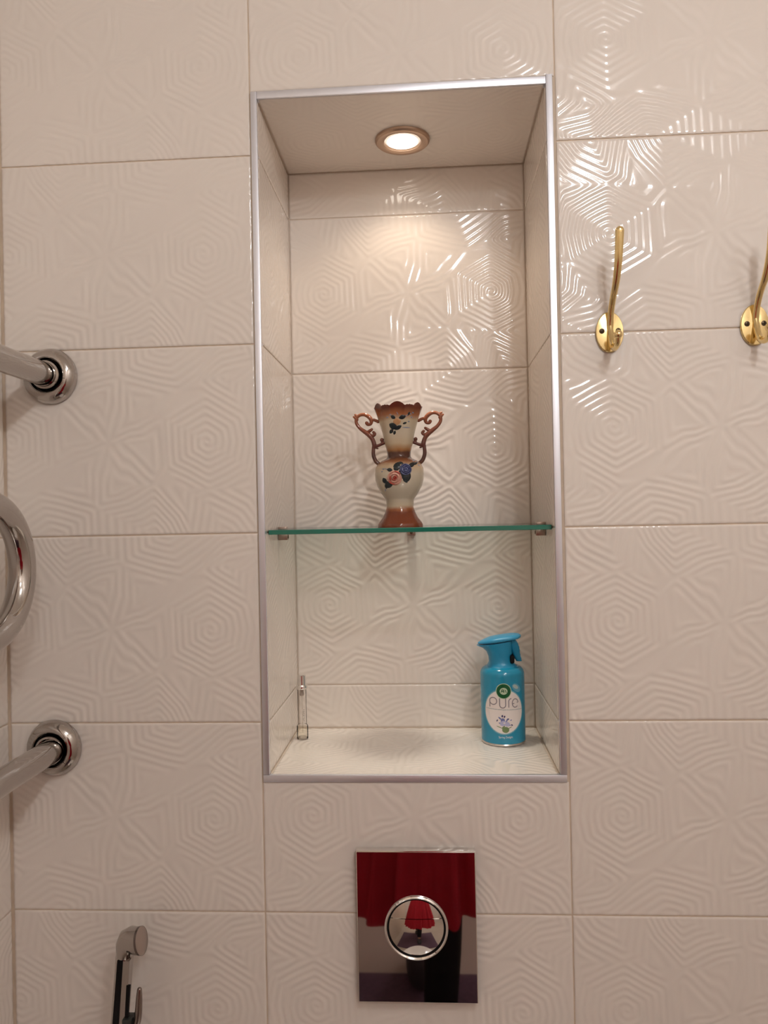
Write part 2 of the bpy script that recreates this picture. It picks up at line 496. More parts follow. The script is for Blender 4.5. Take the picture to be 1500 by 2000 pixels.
def clip(loc, rz, label):
    t = thing('shelf_clip', loc, label, 'clip', 'metal clips of the glass shelf', (0, 0, rz))
    # body below the glass, a jaw above it, back plate on the wall (built facing -Y)
    MB().box(-0.0065, 0.0065, -0.0135, -0.0003, -0.0155, -0.0066, b=0.0008).build('lower_jaw', M_CLIP, t)
    MB().box(-0.0065, 0.0065, -0.0125, -0.0003, 0.0004, 0.0034, b=0.0007).build('upper_jaw', M_CLIP, t)
    MB().lathe([(0.0, 0.0), (0.0024, 0.0), (0.0024, 0.001), (0.0, 0.001)], 12, Matrix.Translation((0, -0.0142, -0.011)) @ Matrix.Rotation(-PI / 2, 4, 'X')).build('screw', M_SCREW, t)
    return t
clip((NX0, 0.090, SZ1), PI / 2, 'metal shelf clip on the left side wall of the niche')
clip((NX1, 0.078, SZ1), -PI / 2, 'metal shelf clip on the right side wall of the niche')
clip((0.1975, ND, SZ1), 0, 'metal shelf clip at the back, under the vase')

# ------------------------------------------------------------------ vase
CREAM = (0.60, 0.53, 0.41)
BR = (0.22, 0.050, 0.018)
vase = thing('vase', (0.1835, 0.135, SZ1), 'cream and brown ceramic two-handled vase with raised roses on the glass shelf', 'vase')
M_VASE = mat_zramp('vase_glaze', [(0.0, BR), (0.024, (0.19, 0.045, 0.016)), (0.0285, (0.33, 0.11, 0.04)), (0.034, (0.58, 0.48, 0.34)), (0.045, CREAM), (0.080, CREAM),
                                  (0.092, (0.52, 0.38, 0.24)), (0.0985, (0.27, 0.10, 0.04)), (0.104, (0.085, 0.034, 0.022)), (0.112, (0.10, 0.04, 0.024)), (0.116, (0.36, 0.17, 0.06)),
                                  (0.125, (0.57, 0.46, 0.31)), (0.140, CREAM), (0.158, (0.58, 0.49, 0.35)), (0.167, (0.36, 0.14, 0.06)), (0.176, (0.12, 0.030, 0.018))], 0.1)
PROF = [(0.0335, 0.0), (0.0333, 0.003), (0.0318, 0.006), (0.0262, 0.0134), (0.0226, 0.0205), (0.0202, 0.0275), (0.0198, 0.030), (0.0203, 0.0345), (0.0204, 0.0385), (0.0219, 0.0417), (0.0272, 0.0487),
        (0.0332, 0.060), (0.0358, 0.0700), (0.0363, 0.0780), (0.0356, 0.0860), (0.0325, 0.0925), (0.0262, 0.0974), (0.0196, 0.1003), (0.0174, 0.1030), (0.0172, 0.106), (0.0178, 0.1115), (0.0190, 0.1165),
        (0.0207, 0.1221), (0.0222, 0.130), (0.0239, 0.139), (0.0277, 0.1518), (0.0312, 0.1630), (0.0340, 0.1700), (0.0362, 0.1750)]
def vase_r(z):
    return float(np.interp(z, [p[1] for p in PROF], [p[0] for p in PROF]))
def vase_mod(z, th):
    a = 0.0
    if z > 0.112: a = min(1, (z - 0.112) / 0.02) * 0.045
    elif z < 0.028: a = min(1, (0.028 - z) / 0.012) * 0.035
    n = 6 if z > 0.112 else 8
    return 1 - a * (0.5 - 0.5 * math.cos(n * th))
def rim_z(th):
    # six panels: a raised arch in the middle of each, small scallops, pointed corners
    q = (th % (PI / 3)) / (PI / 3)
    arch = 0.0060 * math.cos((q - 0.5) / 0.30 * PI / 2) ** 0.8 if abs(q - 0.5) < 0.30 else 0
    sc = 0.0016 * abs(math.sin((q if q < 0.5 else 1 - q) / 0.20 * PI)) if abs(q - 0.5) >= 0.30 else 0
    tip = 0.0022 * max(0, 1 - min(q, 1 - q) / 0.05)
    return arch + sc + tip
NV = 192
outer = []
for k, (r, z) in enumerate(PROF):
    ring = []
    f = max(0, (z - 0.158) / 0.017) ** 1.5
    for j in range(NV):
        th = 2 * PI * j / NV + PI / 4 * 0
        rr = r * vase_mod(z, th)
        ring.append((rr * math.cos(th), rr * math.sin(th), z + f * rim_z(th)))
    outer.append(ring)
inner = []
for r, z in reversed([p for p in PROF if p[1] > 0.1]):
    ring = []
    f = max(0, (z - 0.158) / 0.017) ** 1.5
    for j in range(NV):
        th = 2 * PI * j / NV
        rr = (r - 0.0022) * vase_mod(z, th)
        ring.append((rr * math.cos(th), rr * math.sin(th), z + f * rim_z(th) - 0.0002))
    inner.append(ring)
foot = [[(x * s, y * s, z) for x, y, z in outer[0]] for s in (0.2, 0.9)]
MB().rings(foot + outer + inner, True, True, True).build('body', M_VASE, vase, sharp=60)
M_LUSTRE = mat_zramp('handle_glaze', [(0.085, (0.20, 0.08, 0.04)), (0.105, (0.09, 0.036, 0.028)), (0.125, (0.13, 0.045, 0.035)), (0.16, (0.25, 0.075, 0.036)), (0.175, (0.32, 0.12, 0.06))], 0.08)
def vpx(x, y):          # vase crop pixels -> metres right of the axis, above the foot
    return ((x - 753) / 7082.0, (1425 - y) / 7082.0)
def handle(sg):
    mb = MB()
    def stroke(pts, rad, n=6):
        P = [(-sg * abs(vpx(x, y)[0]) if True else 0, 0.0, vpx(x, y)[1]) for x, y in pts]
        path = spline(P, n)
        mb.tube(path, lerp_list(rad, len(path)), 12)
    # lower loop up from the shoulder, then the big scroll
    stroke([(548, 770), (508, 735), (484, 670), (486, 600), (494, 560), (478, 505), (445, 460), (395, 420), (345, 380), (312, 330), (312, 280), (345, 246), (395, 240), (440, 262), (468, 300), (462, 338), (432, 346), (420, 330)],
           [0.0030, 0.0030, 0.0029, 0.0027, 0.0035, 0.0032, 0.0036, 0.0032, 0.0026, 0.0025, 0.0025, 0.0025, 0.0027, 0.0032, 0.0030, 0.0024, 0.0022, 0.0028])
    stroke([(462, 296), (500, 300), (540, 318)], [0.0026, 0.0022, 0.0024])          # bridge to the funnel
    stroke([(494, 572), (530, 572), (570, 556), (612, 540)], [0.0027, 0.0023, 0.0022, 0.0022])   # lower bridge
    stroke([(572, 556), (580, 530), (576, 512)], [0.0020, 0.0022, 0.0030])          # little bud
    stroke([(448, 462), (485, 465), (505, 447), (490, 430)], [0.0026, 0.0023, 0.0020, 0.0022])
    stroke([(420, 430), (455, 410), (472, 398)], [0.0024, 0.0024, 0.0020])          # curled leaves
    stroke([(316, 290), (296, 268), (284, 262)], [0.0026, 0.0024, 0.0016])
    stroke([(320, 270), (308, 248), (300, 240)], [0.0022, 0.0022, 0.0016])
    stroke([(500, 570), (512, 590), (530, 600)], [0.0022, 0.0018, 0.0012])
    return mb.build('handle', M_LUSTRE, vase, sharp=80)
handle(1); handle(-1)
# raised and painted flowers: small pieces set on the surface, placed by (crop x, crop y)
FACE = math.atan2(-1.138, 0.043)       # direction from the vase to the viewer
def on_vase(x, y, lift=0.0):
    dx, z = vpx(x, y)
    r = vase_r(z)
    for _ in range(3):
        a = math.asin(max(-0.98, min(0.98, dx / r)))
        th = FACE + a
        r = vase_r(z) * vase_mod(z, th)
    return Vector(((r + lift) * math.cos(th), (r + lift) * math.sin(th), z)), th
def blob(mb, x, y, rx, ry, rot, lift, mi=0, n=14, dome=0.6, point=0.0):
    """leaf or petal patch in crop pixels, following the surface"""
    rings_ = []
    for s, h in ((1.0, 0.0), (0.85, 0.7), (0.45, 1.0), (0.05, 1.05)):
        ring = []
        for j in range(n):
            a = 2 * PI * j / n
            pw = (1 - point * abs(math.sin(a)) ** 0.0) if False else 1
            ex = rx * math.cos(a); ey = ry * math.sin(a) * (1 - point * abs(math.cos(a)) ** 2)
            px = x + s * (ex * math.cos(rot) - ey * math.sin(rot)); py = y + s * (ex * math.sin(rot) + ey * math.cos(rot))
            ring.append(on_vase(px, py, -0.0002 + lift * (0.3 + dome * h))[0])
        rings_.append(ring)
    mb.rings(rings_, True, False, True, mi)
M_PINK = mat('rose_pink', (0.66, 0.36, 0.28), 0.25)
M_PINKD = mat('rose_deep', (0.45, 0.06, 0.04), 0.25)
M_BLUE = mat('rose_blue', (0.055, 0.065, 0.17), 0.25)
M_BLUEL = mat('rose_blue_light', (0.13, 0.15, 0.30), 0.25)
M_LEAF = mat('leaf_dark', (0.014, 0.022, 0.026), 0.25)
M_SPRIG = mat('sprig_blue', (0.22, 0.25, 0.34), 0.3)
def rose(name, x, y, r, ms, lift):
    mb = MB()
    blob(mb, x, y, r, r, 0, lift * 0.5, 0, 24)
    for ring, (rr, n, hh) in enumerate(((0.78, 6, 0.5), (0.5, 5, 0.8), (0.24, 3, 1.0))):
        for i in range(n):
            a = 2 * PI * (i + 0.4 * ring) / n
            px, py = x + r * rr * math.cos(a), y + r * rr * math.sin(a)
            # petal: a curled strip
            pts = []
            for k in range(7):
                b = a + (k - 3) / 3 * (PI / n) * 1.15
                pts.append(on_vase(x + r * rr * 1.08 * math.cos(b), y + r * rr * 1.08 * math.sin(b), lift * hh)[0])
            mb.tube(pts, lerp_list([0.0004, 0.0009, 0.0011, 0.0009, 0.0004], 7), 8, mi=(1 if ring == 2 and i == 0 else (1 if i % 3 == 2 else 0)))
    blob(mb, x, y, r * 0.16, r * 0.16, 0, lift * 1.15, 1, 10)
    return mb.build(name, ms, vase, sharp=70)
tag(rose('rose', 705, 925, 76, [M_PINK, M_PINKD], 0.0030), 'pink raised rose')
tag(rose('rose', 816, 842, 62, [M_BLUE, M_BLUEL], 0.0024), 'dark blue raised rose')
def leaves(name, spec, m, lift=0.0009):
    for x, y, rx, ry, rot in spec:
        mb = MB(); blob(mb, x, y, rx * 1.12, ry * 1.30, math.radians(rot), lift, 0, 14, 0.6, 0.40)
        mb.build(name, m, vase, sharp=70)
leaves('leaf', [(728, 812, 46, 28, -70), (775, 890, 40, 30, 60), (845, 915, 22, 40, 10), (880, 800, 30, 14, -30), (630, 985, 34, 20, 50), (790, 905, 48, 26, 20), (812, 945, 34, 18, 60), (770, 775, 26, 12, 20), (888, 785, 40, 14, -20), (925, 775, 22, 9, -50), (655, 842, 26, 15, 10),
                (600, 950, 30, 18, 60), (650, 1000, 36, 18, -30), (615, 1005, 26, 12, 80), (700, 300, 24, 15, 30), (795, 302, 34, 17, -15), (700, 390, 42, 26, 30), (750, 405, 36, 16, -30),
                (680, 440, 24, 15, -50), (712, 455, 20, 11, -70), (818, 362, 20, 9, -20), (862, 268, 20, 8, -60)], M_LEAF)
leaves('painted_petal', [(738, 345, 36, 28, 0)], mat('petal_peach', (0.50, 0.27, 0.13), 0.3))
leaves('sprig', [(590, 830, 12, 5, 10), (575, 855, 9, 5, 0), (620, 832, 18, 4, 30), (905, 255, 10, 6, 0), (890, 300, 9, 6, 0), (860, 345, 9, 6, 0), (835, 405, 40, 5, 0), (640, 300, 12, 5, 0), (905, 745, 14, 5, -30),
                  (955, 795, 12, 5, 30), (940, 765, 10, 5, 0), (605, 1045, 14, 4, -80), (745, 265, 16, 3, 60), (835, 290, 40, 3, -40), (672, 275, 10, 5, 0), (880, 268, 8, 5, 0)], M_SPRIG, 0.0006)

# ------------------------------------------------------------------ spray can
CANX, CANY, CR = 0.3300, 0.150, 0.0325
can = thing('spray_can', (CANX, CANY, NZ0), 'turquoise air freshener spray can with a white oval label on the niche floor', 'spray can')
M_CAN = mat('can_blue', (0.012, 0.26, 0.43), 0.16, spec=0.6)
M_CAP = mat('cap_blue', (0.012, 0.25, 0.44), 0.33)
M_TIN = mat('tin_rim', (0.7, 0.66, 0.62), 0.25, metal=1.0)
MB().lathe([(0.0, 0.0008), (0.026, 0.0008), (0.0300, 0.0), (0.0318, 0.0006), (0.0322, 0.0022), (0.0316, 0.0036)], 64).build('base_rim', M_TIN, can)
MB().lathe([(0.0310, 0.0030), (0.0325, 0.0042), (0.0325, 0.100), (0.0320, 0.1040), (0.0304, 0.1078), (0.0276, 0.1105), (0.0235, 0.1122), (0.0, 0.1130)], 72).build('canister', M_CAN, can)
LA = -PI / 2 - math.radians(2.6)       # label faces the viewer
def wrap(s, z, lift=0.00015):
    th = LA + s / CR
    return ((CR + lift) * math.cos(th), (CR + lift) * math.sin(th), z)
def disc(mb, s0, z0, rs, rz, lift, n=56, mi=0, rot=0.0, shape=None):
    rr = []
    for k in (1.0, 0.75, 0.5, 0.25, 0.02):
        ring = []
        for j in range(n):
            a = 2 * PI * j / n
            x, y = rs * math.cos(a), rz * math.sin(a)
            if shape: x, y = shape(a)
            x, y = x * k, y * k
            ring.append(wrap(s0 + x * math.cos(rot) - y * math.sin(rot), z0 + x * math.sin(rot) + y * math.cos(rot), lift))
        rr.append(ring)
    mb.rings(rr, True, False, True, mi)
def ribbon(mb, pts, w, lift, mi=0):
    P = [Vector(p) for p in pts]
    L, Rr = [], []
    for i in range(len(P)):
        t = (P[min(i + 1, len(P) - 1)] - P[max(i - 1, 0)])
        t = t.normalized() if t.length > 0 else Vector((1, 0))
        n = Vector((-t.y, t.x)) * (w / 2)
        L.append(wrap(P[i].x + n.x, P[i].y + n.y, lift)); Rr.append(wrap(P[i].x - n.x, P[i].y - n.y, lift))
    mb.rings([L, Rr], False)
def arc(cx, cy, rx, ry, a0, a1, n=18):
    return [(cx + rx * math.cos(math.radians(a0 + (a1 - a0) * i / n)), cy + ry * math.sin(math.radians(a0 + (a1 - a0) * i / n))) for i in range(n + 1)]
def cpx(x, y):           # can crop pixels -> arc length and height on the label (mid height scale)
    sx = (x - 703) / 8900.0
    sx = max(-0.98, min(0.98, sx / CR)); sx = CR * math.asin(sx)
    return (sx, 0.0020 + (1735 - y) / 9080.0)
M_WHITE = mat('label_white', (0.80, 0.74, 0.72), 0.22)
M_PALE = mat('label_pale_blue', (0.25, 0.48, 0.56), 0.22)
M_PALE2 = mat('label_mid_blue', (0.08, 0.32, 0.44), 0.22)
M_GREEN = mat('emblem_green', (0.008, 0.10, 0.035), 0.25)
M_MINT = mat('emblem_mint', (0.50, 0.62, 0.45), 0.25)
M_GREY = mat('letter_grey', (0.24, 0.22, 0.25), 0.3)
M_LINE = mat('letter_teal', (0.30, 0.36, 0.38), 0.3)
def egg(grow):
    def f(a):
        x = (0.0298 + grow) * math.cos(a); y = (0.0315 + grow) * math.sin(a)
        if y < 0: x *= 1 - 0.10 * (y / (0.0315 + grow)) ** 2
        return x, y
    return f
oz = cpx(703, 1290)[1]
lab = MB()
disc(lab, 0, oz, 1, 1, 0.00010, 72, 0, 0, egg(0.0022))
disc(lab, 0, oz, 1, 1, 0.00018, 72, 1, 0, egg(0.0011))
disc(lab, 0, oz, 1, 1, 0.00026, 72, 2, 0, egg(0.0))
label = lab.build('label', [M_PALE2, M_PALE, M_WHITE], can, smooth=True)
tag(label, 'white oval label with soft blue border')
em = MB()
ez = cpx(703, 1018)[1]
disc(em, 0, ez, 0.0113, 0.0113, 0.00034, 48, 0)
disc(em, 0, ez, 0.0103, 0.0103, 0.00042, 48, 1)
disc(em, 0, ez, 0.0055, 0.0050, 0.00050, 36, 0)
emb = em.build('emblem', [M_MINT, M_GREEN], can)
tag(emb, 'round green emblem')
lt = MB()
for pts in ([cpx(668, 1035), cpx(690, 990), cpx(700, 1035)], [cpx(678, 1020), cpx(702, 1020)], [cpx(702, 995), cpx(712, 1035), cpx(722, 1000), cpx(738, 1038)], [cpx(675, 1002), cpx(735, 1012)]):
    ribbon(lt, pts, 0.0011, 0.00058)
lt.build('monogram', M_GREEN, emb)
# the word "pure"
w = MB()
W_ = 0.0014
ribbon(w, [cpx(528, 1232), cpx(528, 1150)], W_, 0.00036)
ribbon(w, [cpx(570 + 44 * math.cos(a), 1152 - 46 * math.sin(a)) for a in [PI - 2 * PI * i / 28 for i in range(29)]], W_, 0.00036)
ribbon(w, [cpx(650, 1112), cpx(650, 1195)] + [cpx(688 - 38 * math.cos(a), 1198 + 40 * math.sin(a)) for a in [PI * i / 12 for i in range(13)]] + [cpx(726, 1112)], W_, 0.00036)
ribbon(w, [cpx(765, 1234), cpx(765, 1160)] + [cpx(800 - 35 * math.cos(a), 1155 - 38 * math.sin(a)) for a in [PI / 2 * i / 8 for i in range(9)]], W_, 0.00036)
ribbon(w, [cpx(815, 1188), cpx(882, 1172)] + [cpx(848 + 38 * math.cos(a), 1180 - 55 * math.sin(a)) for a in [math.radians(10 + 305 * i / 26) for i in range(27)]], W_, 0.00036)
tag(w.build('lettering', M_GREY, label), 'thin grey word pure')
ln = MB()
xx = 485
rnd = random.Random(2)
while xx < 935:
    wd = rnd.choice([10, 14, 18, 24])
    yy = 1256 + 12 * ((xx - 485) / 450) + rnd.uniform(-1, 1)
    ribbon(ln, [cpx(xx, yy), cpx(xx + wd, yy + 0.5)], 0.0009, 0.00036)
    xx += wd + rnd.choice([3, 5])
ln.build('tagline', M_LINE, label)
fl = MB()
M_FB = mat('flower_blue', (0.16, 0.19, 0.42), 0.3); M_FL = mat('flower_lilac', (0.45, 0.45, 0.66), 0.3); M_FG = mat('stem_green', (0.16, 0.24, 0.10), 0.3); M_FN = mat('bud_navy', (0.05, 0.05, 0.14), 0.3)
def fdisc(x, y, rx, ry, rot, mi, lift=0.0004):
    c_ = cpx(x, y)
    disc(fl, c_[0], c_[1], rx / 9000, ry / 9000, lift, 14, mi, math.radians(rot))
for x, y, rx, ry, rot, mi in [(720, 1525, 46, 40, 0, 2), (690, 1490, 30, 8, 40, 2), (640, 1490, 40, 5, -20, 2), (770, 1500, 36, 5, 25, 2), (690, 1440, 44, 34, 20, 1), (740, 1450, 36, 30, -20, 1), (675, 1400, 30, 14, 70, 0), (700, 1400, 26, 12, 100, 0),
                             (650, 1375, 26, 10, -40, 0), (740, 1395, 24, 9, 60, 0), (760, 1460, 26, 10, -20, 0), (660, 1440, 28, 10, -10, 0), (720, 1425, 26, 10, 40, 0), (680, 1345, 16, 11, 80, 3), (708, 1352, 15, 10, 70, 3), (755, 1385, 12, 8, 40, 3),
                             (790, 1400, 12, 7, 30, 0), (800, 1465, 14, 9, -30, 3), (615, 1405, 16, 8, 60, 3), (640, 1365, 12, 7, -30, 0), (705, 1435, 14, 10, 0, 4)]:
    fdisc(x, y, rx, ry, rot, mi, 0.0004 + 0.00002 * mi)
fl.build('flower_picture', [M_FB, M_FL, M_FG, M_FN, M_WHITE], label)
bd = MB()
c_ = cpx(870, 985); disc(bd, c_[0], c_[1], 0.0085, 0.0052, 0.0003, 24, 0, math.radians(-38))
c_ = cpx(858, 968); disc(bd, c_[0], c_[1], 0.0050, 0.0026, 0.0004, 20, 1, math.radians(-30))
bd.build('badge', [mat('badge_blue', (0.12, 0.36, 0.50), 0.25), mat('badge_pale', (0.42, 0.52, 0.50), 0.25)], can)
cu = bpy.data.curves.new('words', 'FONT'); cu.body = 'Spring Delight'; cu.size = 1.0; cu.align_x = 'CENTER'
tmp = bpy.data.objects.new('words', cu); COL.objects.link(tmp)
dg = bpy.context.evaluated_depsgraph_get()
me = bpy.data.meshes.new_from_object(tmp.evaluated_get(dg))
bpy.data.objects.remove(tmp)
xs = [v.co.x for v in me.vertices]; k = 0.0205 / (max(xs) - min(xs))
zc = cpx(720, 1635)[1]
for v in me.vertices:
    v.co = Vector(wrap(v.co.x * k + 0.0019, zc + v.co.y * k * 1.15, 0.0003))
me.materials.clear(); me.materials.append(mat('letter_white', (0.75, 0.78, 0.78), 0.3))
tag(link('scent_name', me, can), 'small white words Spring Delight')
# cap: neck, flared spout to the left, sloping top, trigger at the right
TH = 0.1125
cap = MB()
secs = [  # z, x centre, half width x, half depth y
    (TH - 0.0015, 0.0, 0.0242, 0.0242), (TH + 0.0015, -0.0010, 0.0205, 0.0205), (TH + 0.006, -0.0015, 0.0178, 0.0185), (TH + 0.014, -0.0025, 0.0175, 0.0180), (TH + 0.022, -0.0040, 0.0190, 0.0178),
    (TH + 0.029, -0.0068, 0.0222, 0.0178), (TH + 0.034, -0.0100, 0.0268, 0.0180)]
rs = []
NC = 48
for z, xc, hx, hy in secs:
    ring = []
    for j in range(NC):
        a = 2 * PI * j / NC
        ca, sa = math.cos(a), math.sin(a)
        e = 0.85
        x = hx * math.copysign(abs(ca) ** e, ca); y = hy * math.copysign(abs(sa) ** e, sa)
        f = max(0, (z - TH - 0.02) / 0.014)
        ring.append((xc + x, y, z + f * 0.0040 * (x / 0.0268)))
    rs.append(ring)
cap.rings(rs, True, True, True)
cap.build('cap_neck', M_CAP, can, sharp=50)
top = MB()
rs = []
for zoff, sc in ((0.0, 0.95), (0.0010, 1.0), (0.0034, 1.0), (0.0048, 0.95), (0.0062, 0.80), (0.0073, 0.5), (0.0078, 0.1)):
    ring = []
    for j in range(NC):
        a = 2 * PI * j / NC
        ca, sa = math.cos(a), math.sin(a)
        x = 0.0318 * math.copysign(abs(ca) ** (0.5 if ca > 0 else 0.75), ca) * sc
        y = 0.0190 * math.copysign(abs(sa) ** 0.80, sa) * sc
        if x < 0: y *= 1 - 0.45 * (abs(x) / 0.0318) ** 2
        xw = x - 0.0035
        th = 0.55 + 0.45 * min(1, max(0, (x + 0.0318) / 0.02))
        ring.append((xw, y, TH + 0.0368 + 0.150 * x + zoff * th))
    rs.append(ring)
top.rings(rs, True, True, True)
top.build('cap_top', mat('cap_top_blue', (0.035, 0.31, 0.54), 0.35), can, sharp=45)
tr = MB()
P = spline([(0.0130, 0, TH + 0.0395), (0.0165, 0, TH + 0.034), (0.0195, 0, TH + 0.026), (0.0215, 0, TH + 0.016), (0.0250, 0, TH + 0.0065)], 5)
rs = []
for i, p in enumerate(P):
    q = i / (len(P) - 1)
    hw, hd = 0.0066 + 0.0012 * math.sin(q * PI) - 0.0022 * q, 0.0085 - 0.0025 * q
    rip = 0.0003 * math.sin(i * 2.2)
    rs.append([(p.x + (hw + rip) * math.copysign(abs(math.cos(a)) ** 0.7, math.cos(a)), hd * math.copysign(abs(math.sin(a)) ** 0.7, math.sin(a)), p.z) for a in [2 * PI * j / 20 for j in range(20)]])
tr.rings(rs, True, True, True)
tr.build('trigger', M_CAP, can, sharp=60)
MB().box(0.0105, 0.0170, -0.0180, 0.002, TH + 0.0050, TH + 0.0175, b=0.0026).build('valve_opening_shade', M_GAP_SHADE, can)  # solid dark block painted as the shade inside the opening

# ------------------------------------------------------------------ perfume vial
vial = thing('perfume_vial', (0.0262, 0.1640, NZ0), 'slim clear glass perfume vial with a chrome spray top in the niche corner', 'vial')
M_VG = mat_thin_glass('vial_glass', (0.992, 0.99, 0.987), (0.955, 0.945, 0.935), 0.03, 1.10)
MB().lathe([(0.0, 0.0002), (0.0078, 0.0002), (0.0086, 0.0012), (0.0086, 0.0195), (0.0076, 0.0215), (0.0066, 0.0222), (0.0066, 0.0760), (0.0060, 0.0780), (0.0045, 0.0790)], 28).build('tube', M_VG, vial)
MB().lathe([(0.0, 0.0030), (0.0074, 0.0030), (0.0074, 0.0185), (0.0, 0.0185)], 24).build('perfume', mat_thin_glass('perfume_liquid', (0.985, 0.975, 0.93), (0.95, 0.93, 0.88), 0.03, 1.06), vial)
MB().lathe([(0.0, 0.0006), (0.0080, 0.0006), (0.0080, 0.0026), (0.0, 0.0026)], 24).build('thick_base', mat_thin_glass('base_glass', (0.88, 0.85, 0.82), (0.82, 0.78, 0.75), 0.03, 1.2), vial)
M_VCH = M_CHROME_BRIGHT
MB().lathe([(0.0, 0.0765), (0.0088, 0.0765), (0.0092, 0.0775), (0.0092, 0.0815), (0.0085, 0.0825), (0.0066, 0.0828), (0.0066, 0.0968), (0.0058, 0.0976), (0.0, 0.0976)], 28).build('sprayer', M_VCH, vial)
MB().tube([(0.0005, 0, 0.010), (0.0003, 0, 0.04), (0, 0, 0.068)], 0.0008, 8).build('dip_tube', mat_thin_glass('dip_plastic', (0.95, 0.94, 0.92), (0.85, 0.82, 0.78), 0.1, 1.2), vial)
MB().lathe([(0.0, 0.066), (0.0030, 0.066), (0.0036, 0.068), (0.0026, 0.072), (0.0032, 0.077), (0.0, 0.077)], 14).build('pump', mat('pump_grey', (0.42, 0.36, 0.32), 0.3, metal=0.6), vial)
vt = MB()
for i in range(7):
    z = 0.028 + i * 0.0027
    th = -PI / 2 + 0.55
    for dth, dz, wz in ((-0.10, 0.0, 0.0016), (0.10, 0.0004, 0.0012)) if i % 2 else ((0.0, 0.0, 0.0019),):
        a = th + dth
        p = [(0.00668 * math.cos(a + s), 0.00668 * math.sin(a + s), z + dz + q) for s, q in ((-0.07, 0), (0.07, 0), (0.07, wz), (-0.07, wz))]
        vt.add(p, [(0, 1, 2, 3)])
vt.build('print', mat('print_grey', (0.22, 0.19, 0.17), 0.5), vial, smooth=False)

# ------------------------------------------------------------------ flush plate
PX0, PX1, PZ0, PZ1 = 0.1226, 0.2766, 0.8925, 1.0868
plate = thing('flush_plate', ((PX0 + PX1) / 2, 0, (PZ0 + PZ1) / 2), 'dark mirror-finish flush plate with a round chrome dual button', 'flush plate')
hw, hh = (PX1 - PX0) / 2, (PZ1 - PZ0) / 2
MB().box(-hw, hw, -0.0120, -0.0002, -hh, hh, b=0.0007).build('plate_frame', M_CHROME_BRIGHT, plate)
BX, BZ = 0.1990 - (PX0 + PX1) / 2, 0.9890 - (PZ0 + PZ1) / 2
RB = 0.0405
# mirror panel with a round hole
mb = MB()
n = 96
rin, rout = [], []
for j in range(n):
    a = 2 * PI * j / n
    ca, sa = math.cos(a), math.sin(a)
    rin.append((BX + RB * ca, BZ + RB * sa))
    k = min((hw - 0.0012 - BX * math.copysign(1, ca)) / max(1e-6, abs(ca)), (hh - 0.0012 - BZ * math.copysign(1, sa)) / max(1e-6, abs(sa)))
    rout.append((BX + k * ca, BZ + k * sa))
# make sure the corners are in the outline
for cx_, cz_ in ((1, 1), (1, -1), (-1, 1), (-1, -1)):
    tx, tz = cx_ * (hw - 0.0012), cz_ * (hh - 0.0012)
    jj = min(range(n), key=lambda j: (rout[j][0] - tx) ** 2 + (rout[j][1] - tz) ** 2)
    rout[jj] = (tx, tz)
mb.rings([[(x, -0.0120, z) for x, z in rout], [(x, -0.0132, z) for x, z in rout], [(x, -0.0132, z) for x, z in rin], [(x, -0.0120, z) for x, z in rin]])
mb.build('mirror_panel', M_DARKMIRROR, plate, smooth=False)
FRB = Matrix.Translation((BX, 0, BZ)) @ Matrix.Rotation(PI / 2, 4, 'X')      # lathe axis towards the room
MB().lathe([(RB, 0.0118), (RB + 0.0004, 0.0150), (RB - 0.0012, 0.0160), (RB - 0.0026, 0.0150), (RB - 0.0034, 0.0122)], 80, FRB).build('button_ring', M_CHROME_BRIGHT, plate)
MB().lathe([(RB - 0.0002, 0.0121), (RB - 0.008, 0.0121)], 64, FRB).build('button_gap_shade', M_GAP_SHADE, plate, smooth=False)
# two-part domed button: chord a little above the middle
RD, SAG = 0.0352, 0.0042
split = 1.0015 - 0.9890
def dome_y(x, z):
    Rs = (RD ** 2 + SAG ** 2) / (2 * SAG)
    return -(0.0128 + math.sqrt(max(0, Rs ** 2 - x * x - z * z)) - (Rs - SAG))
def button(name, z0, z1):
    mb = MB()
    NR, NCc = 22, 36
    rows = []
    zs = np.linspace(max(z0, -RD + 1e-4), min(z1, RD - 1e-4), NR)
    if z1 >= RD: zs = split + 0.0004 + (RD - 1e-4 - split - 0.0004) * np.sin(np.linspace(0, PI / 2, NR))
    if z0 <= -RD: zs = z1 - (z1 + RD - 1e-4) * np.sin(np.linspace(0, PI / 2, NR))
    for z in zs:
        h = math.sqrt(max(0, RD * RD - z * z))
        rows.append([(BX + h * math.sin(PI / 2 * s), dome_y(h * math.sin(PI / 2 * s), z), BZ + z) for s in np.linspace(-1, 1, NCc)])
    mb.rings(rows, False)
    # skirt down to the plate
    edge = rows[0] + [r[-1] for r in rows[1:]] + rows[-1][-2::-1] + [r[0] for r in rows[-2:0:-1]]
    mb.rings([[p for p in edge], [(p[0], -0.0119, p[2]) for p in edge]], True)
    return mb.build(name, M_CHROME_BRIGHT, plate, sharp=40)
button('small_flush_button', split + 0.0004, RD)
button('large_flush_button', -RD, split - 0.0004)

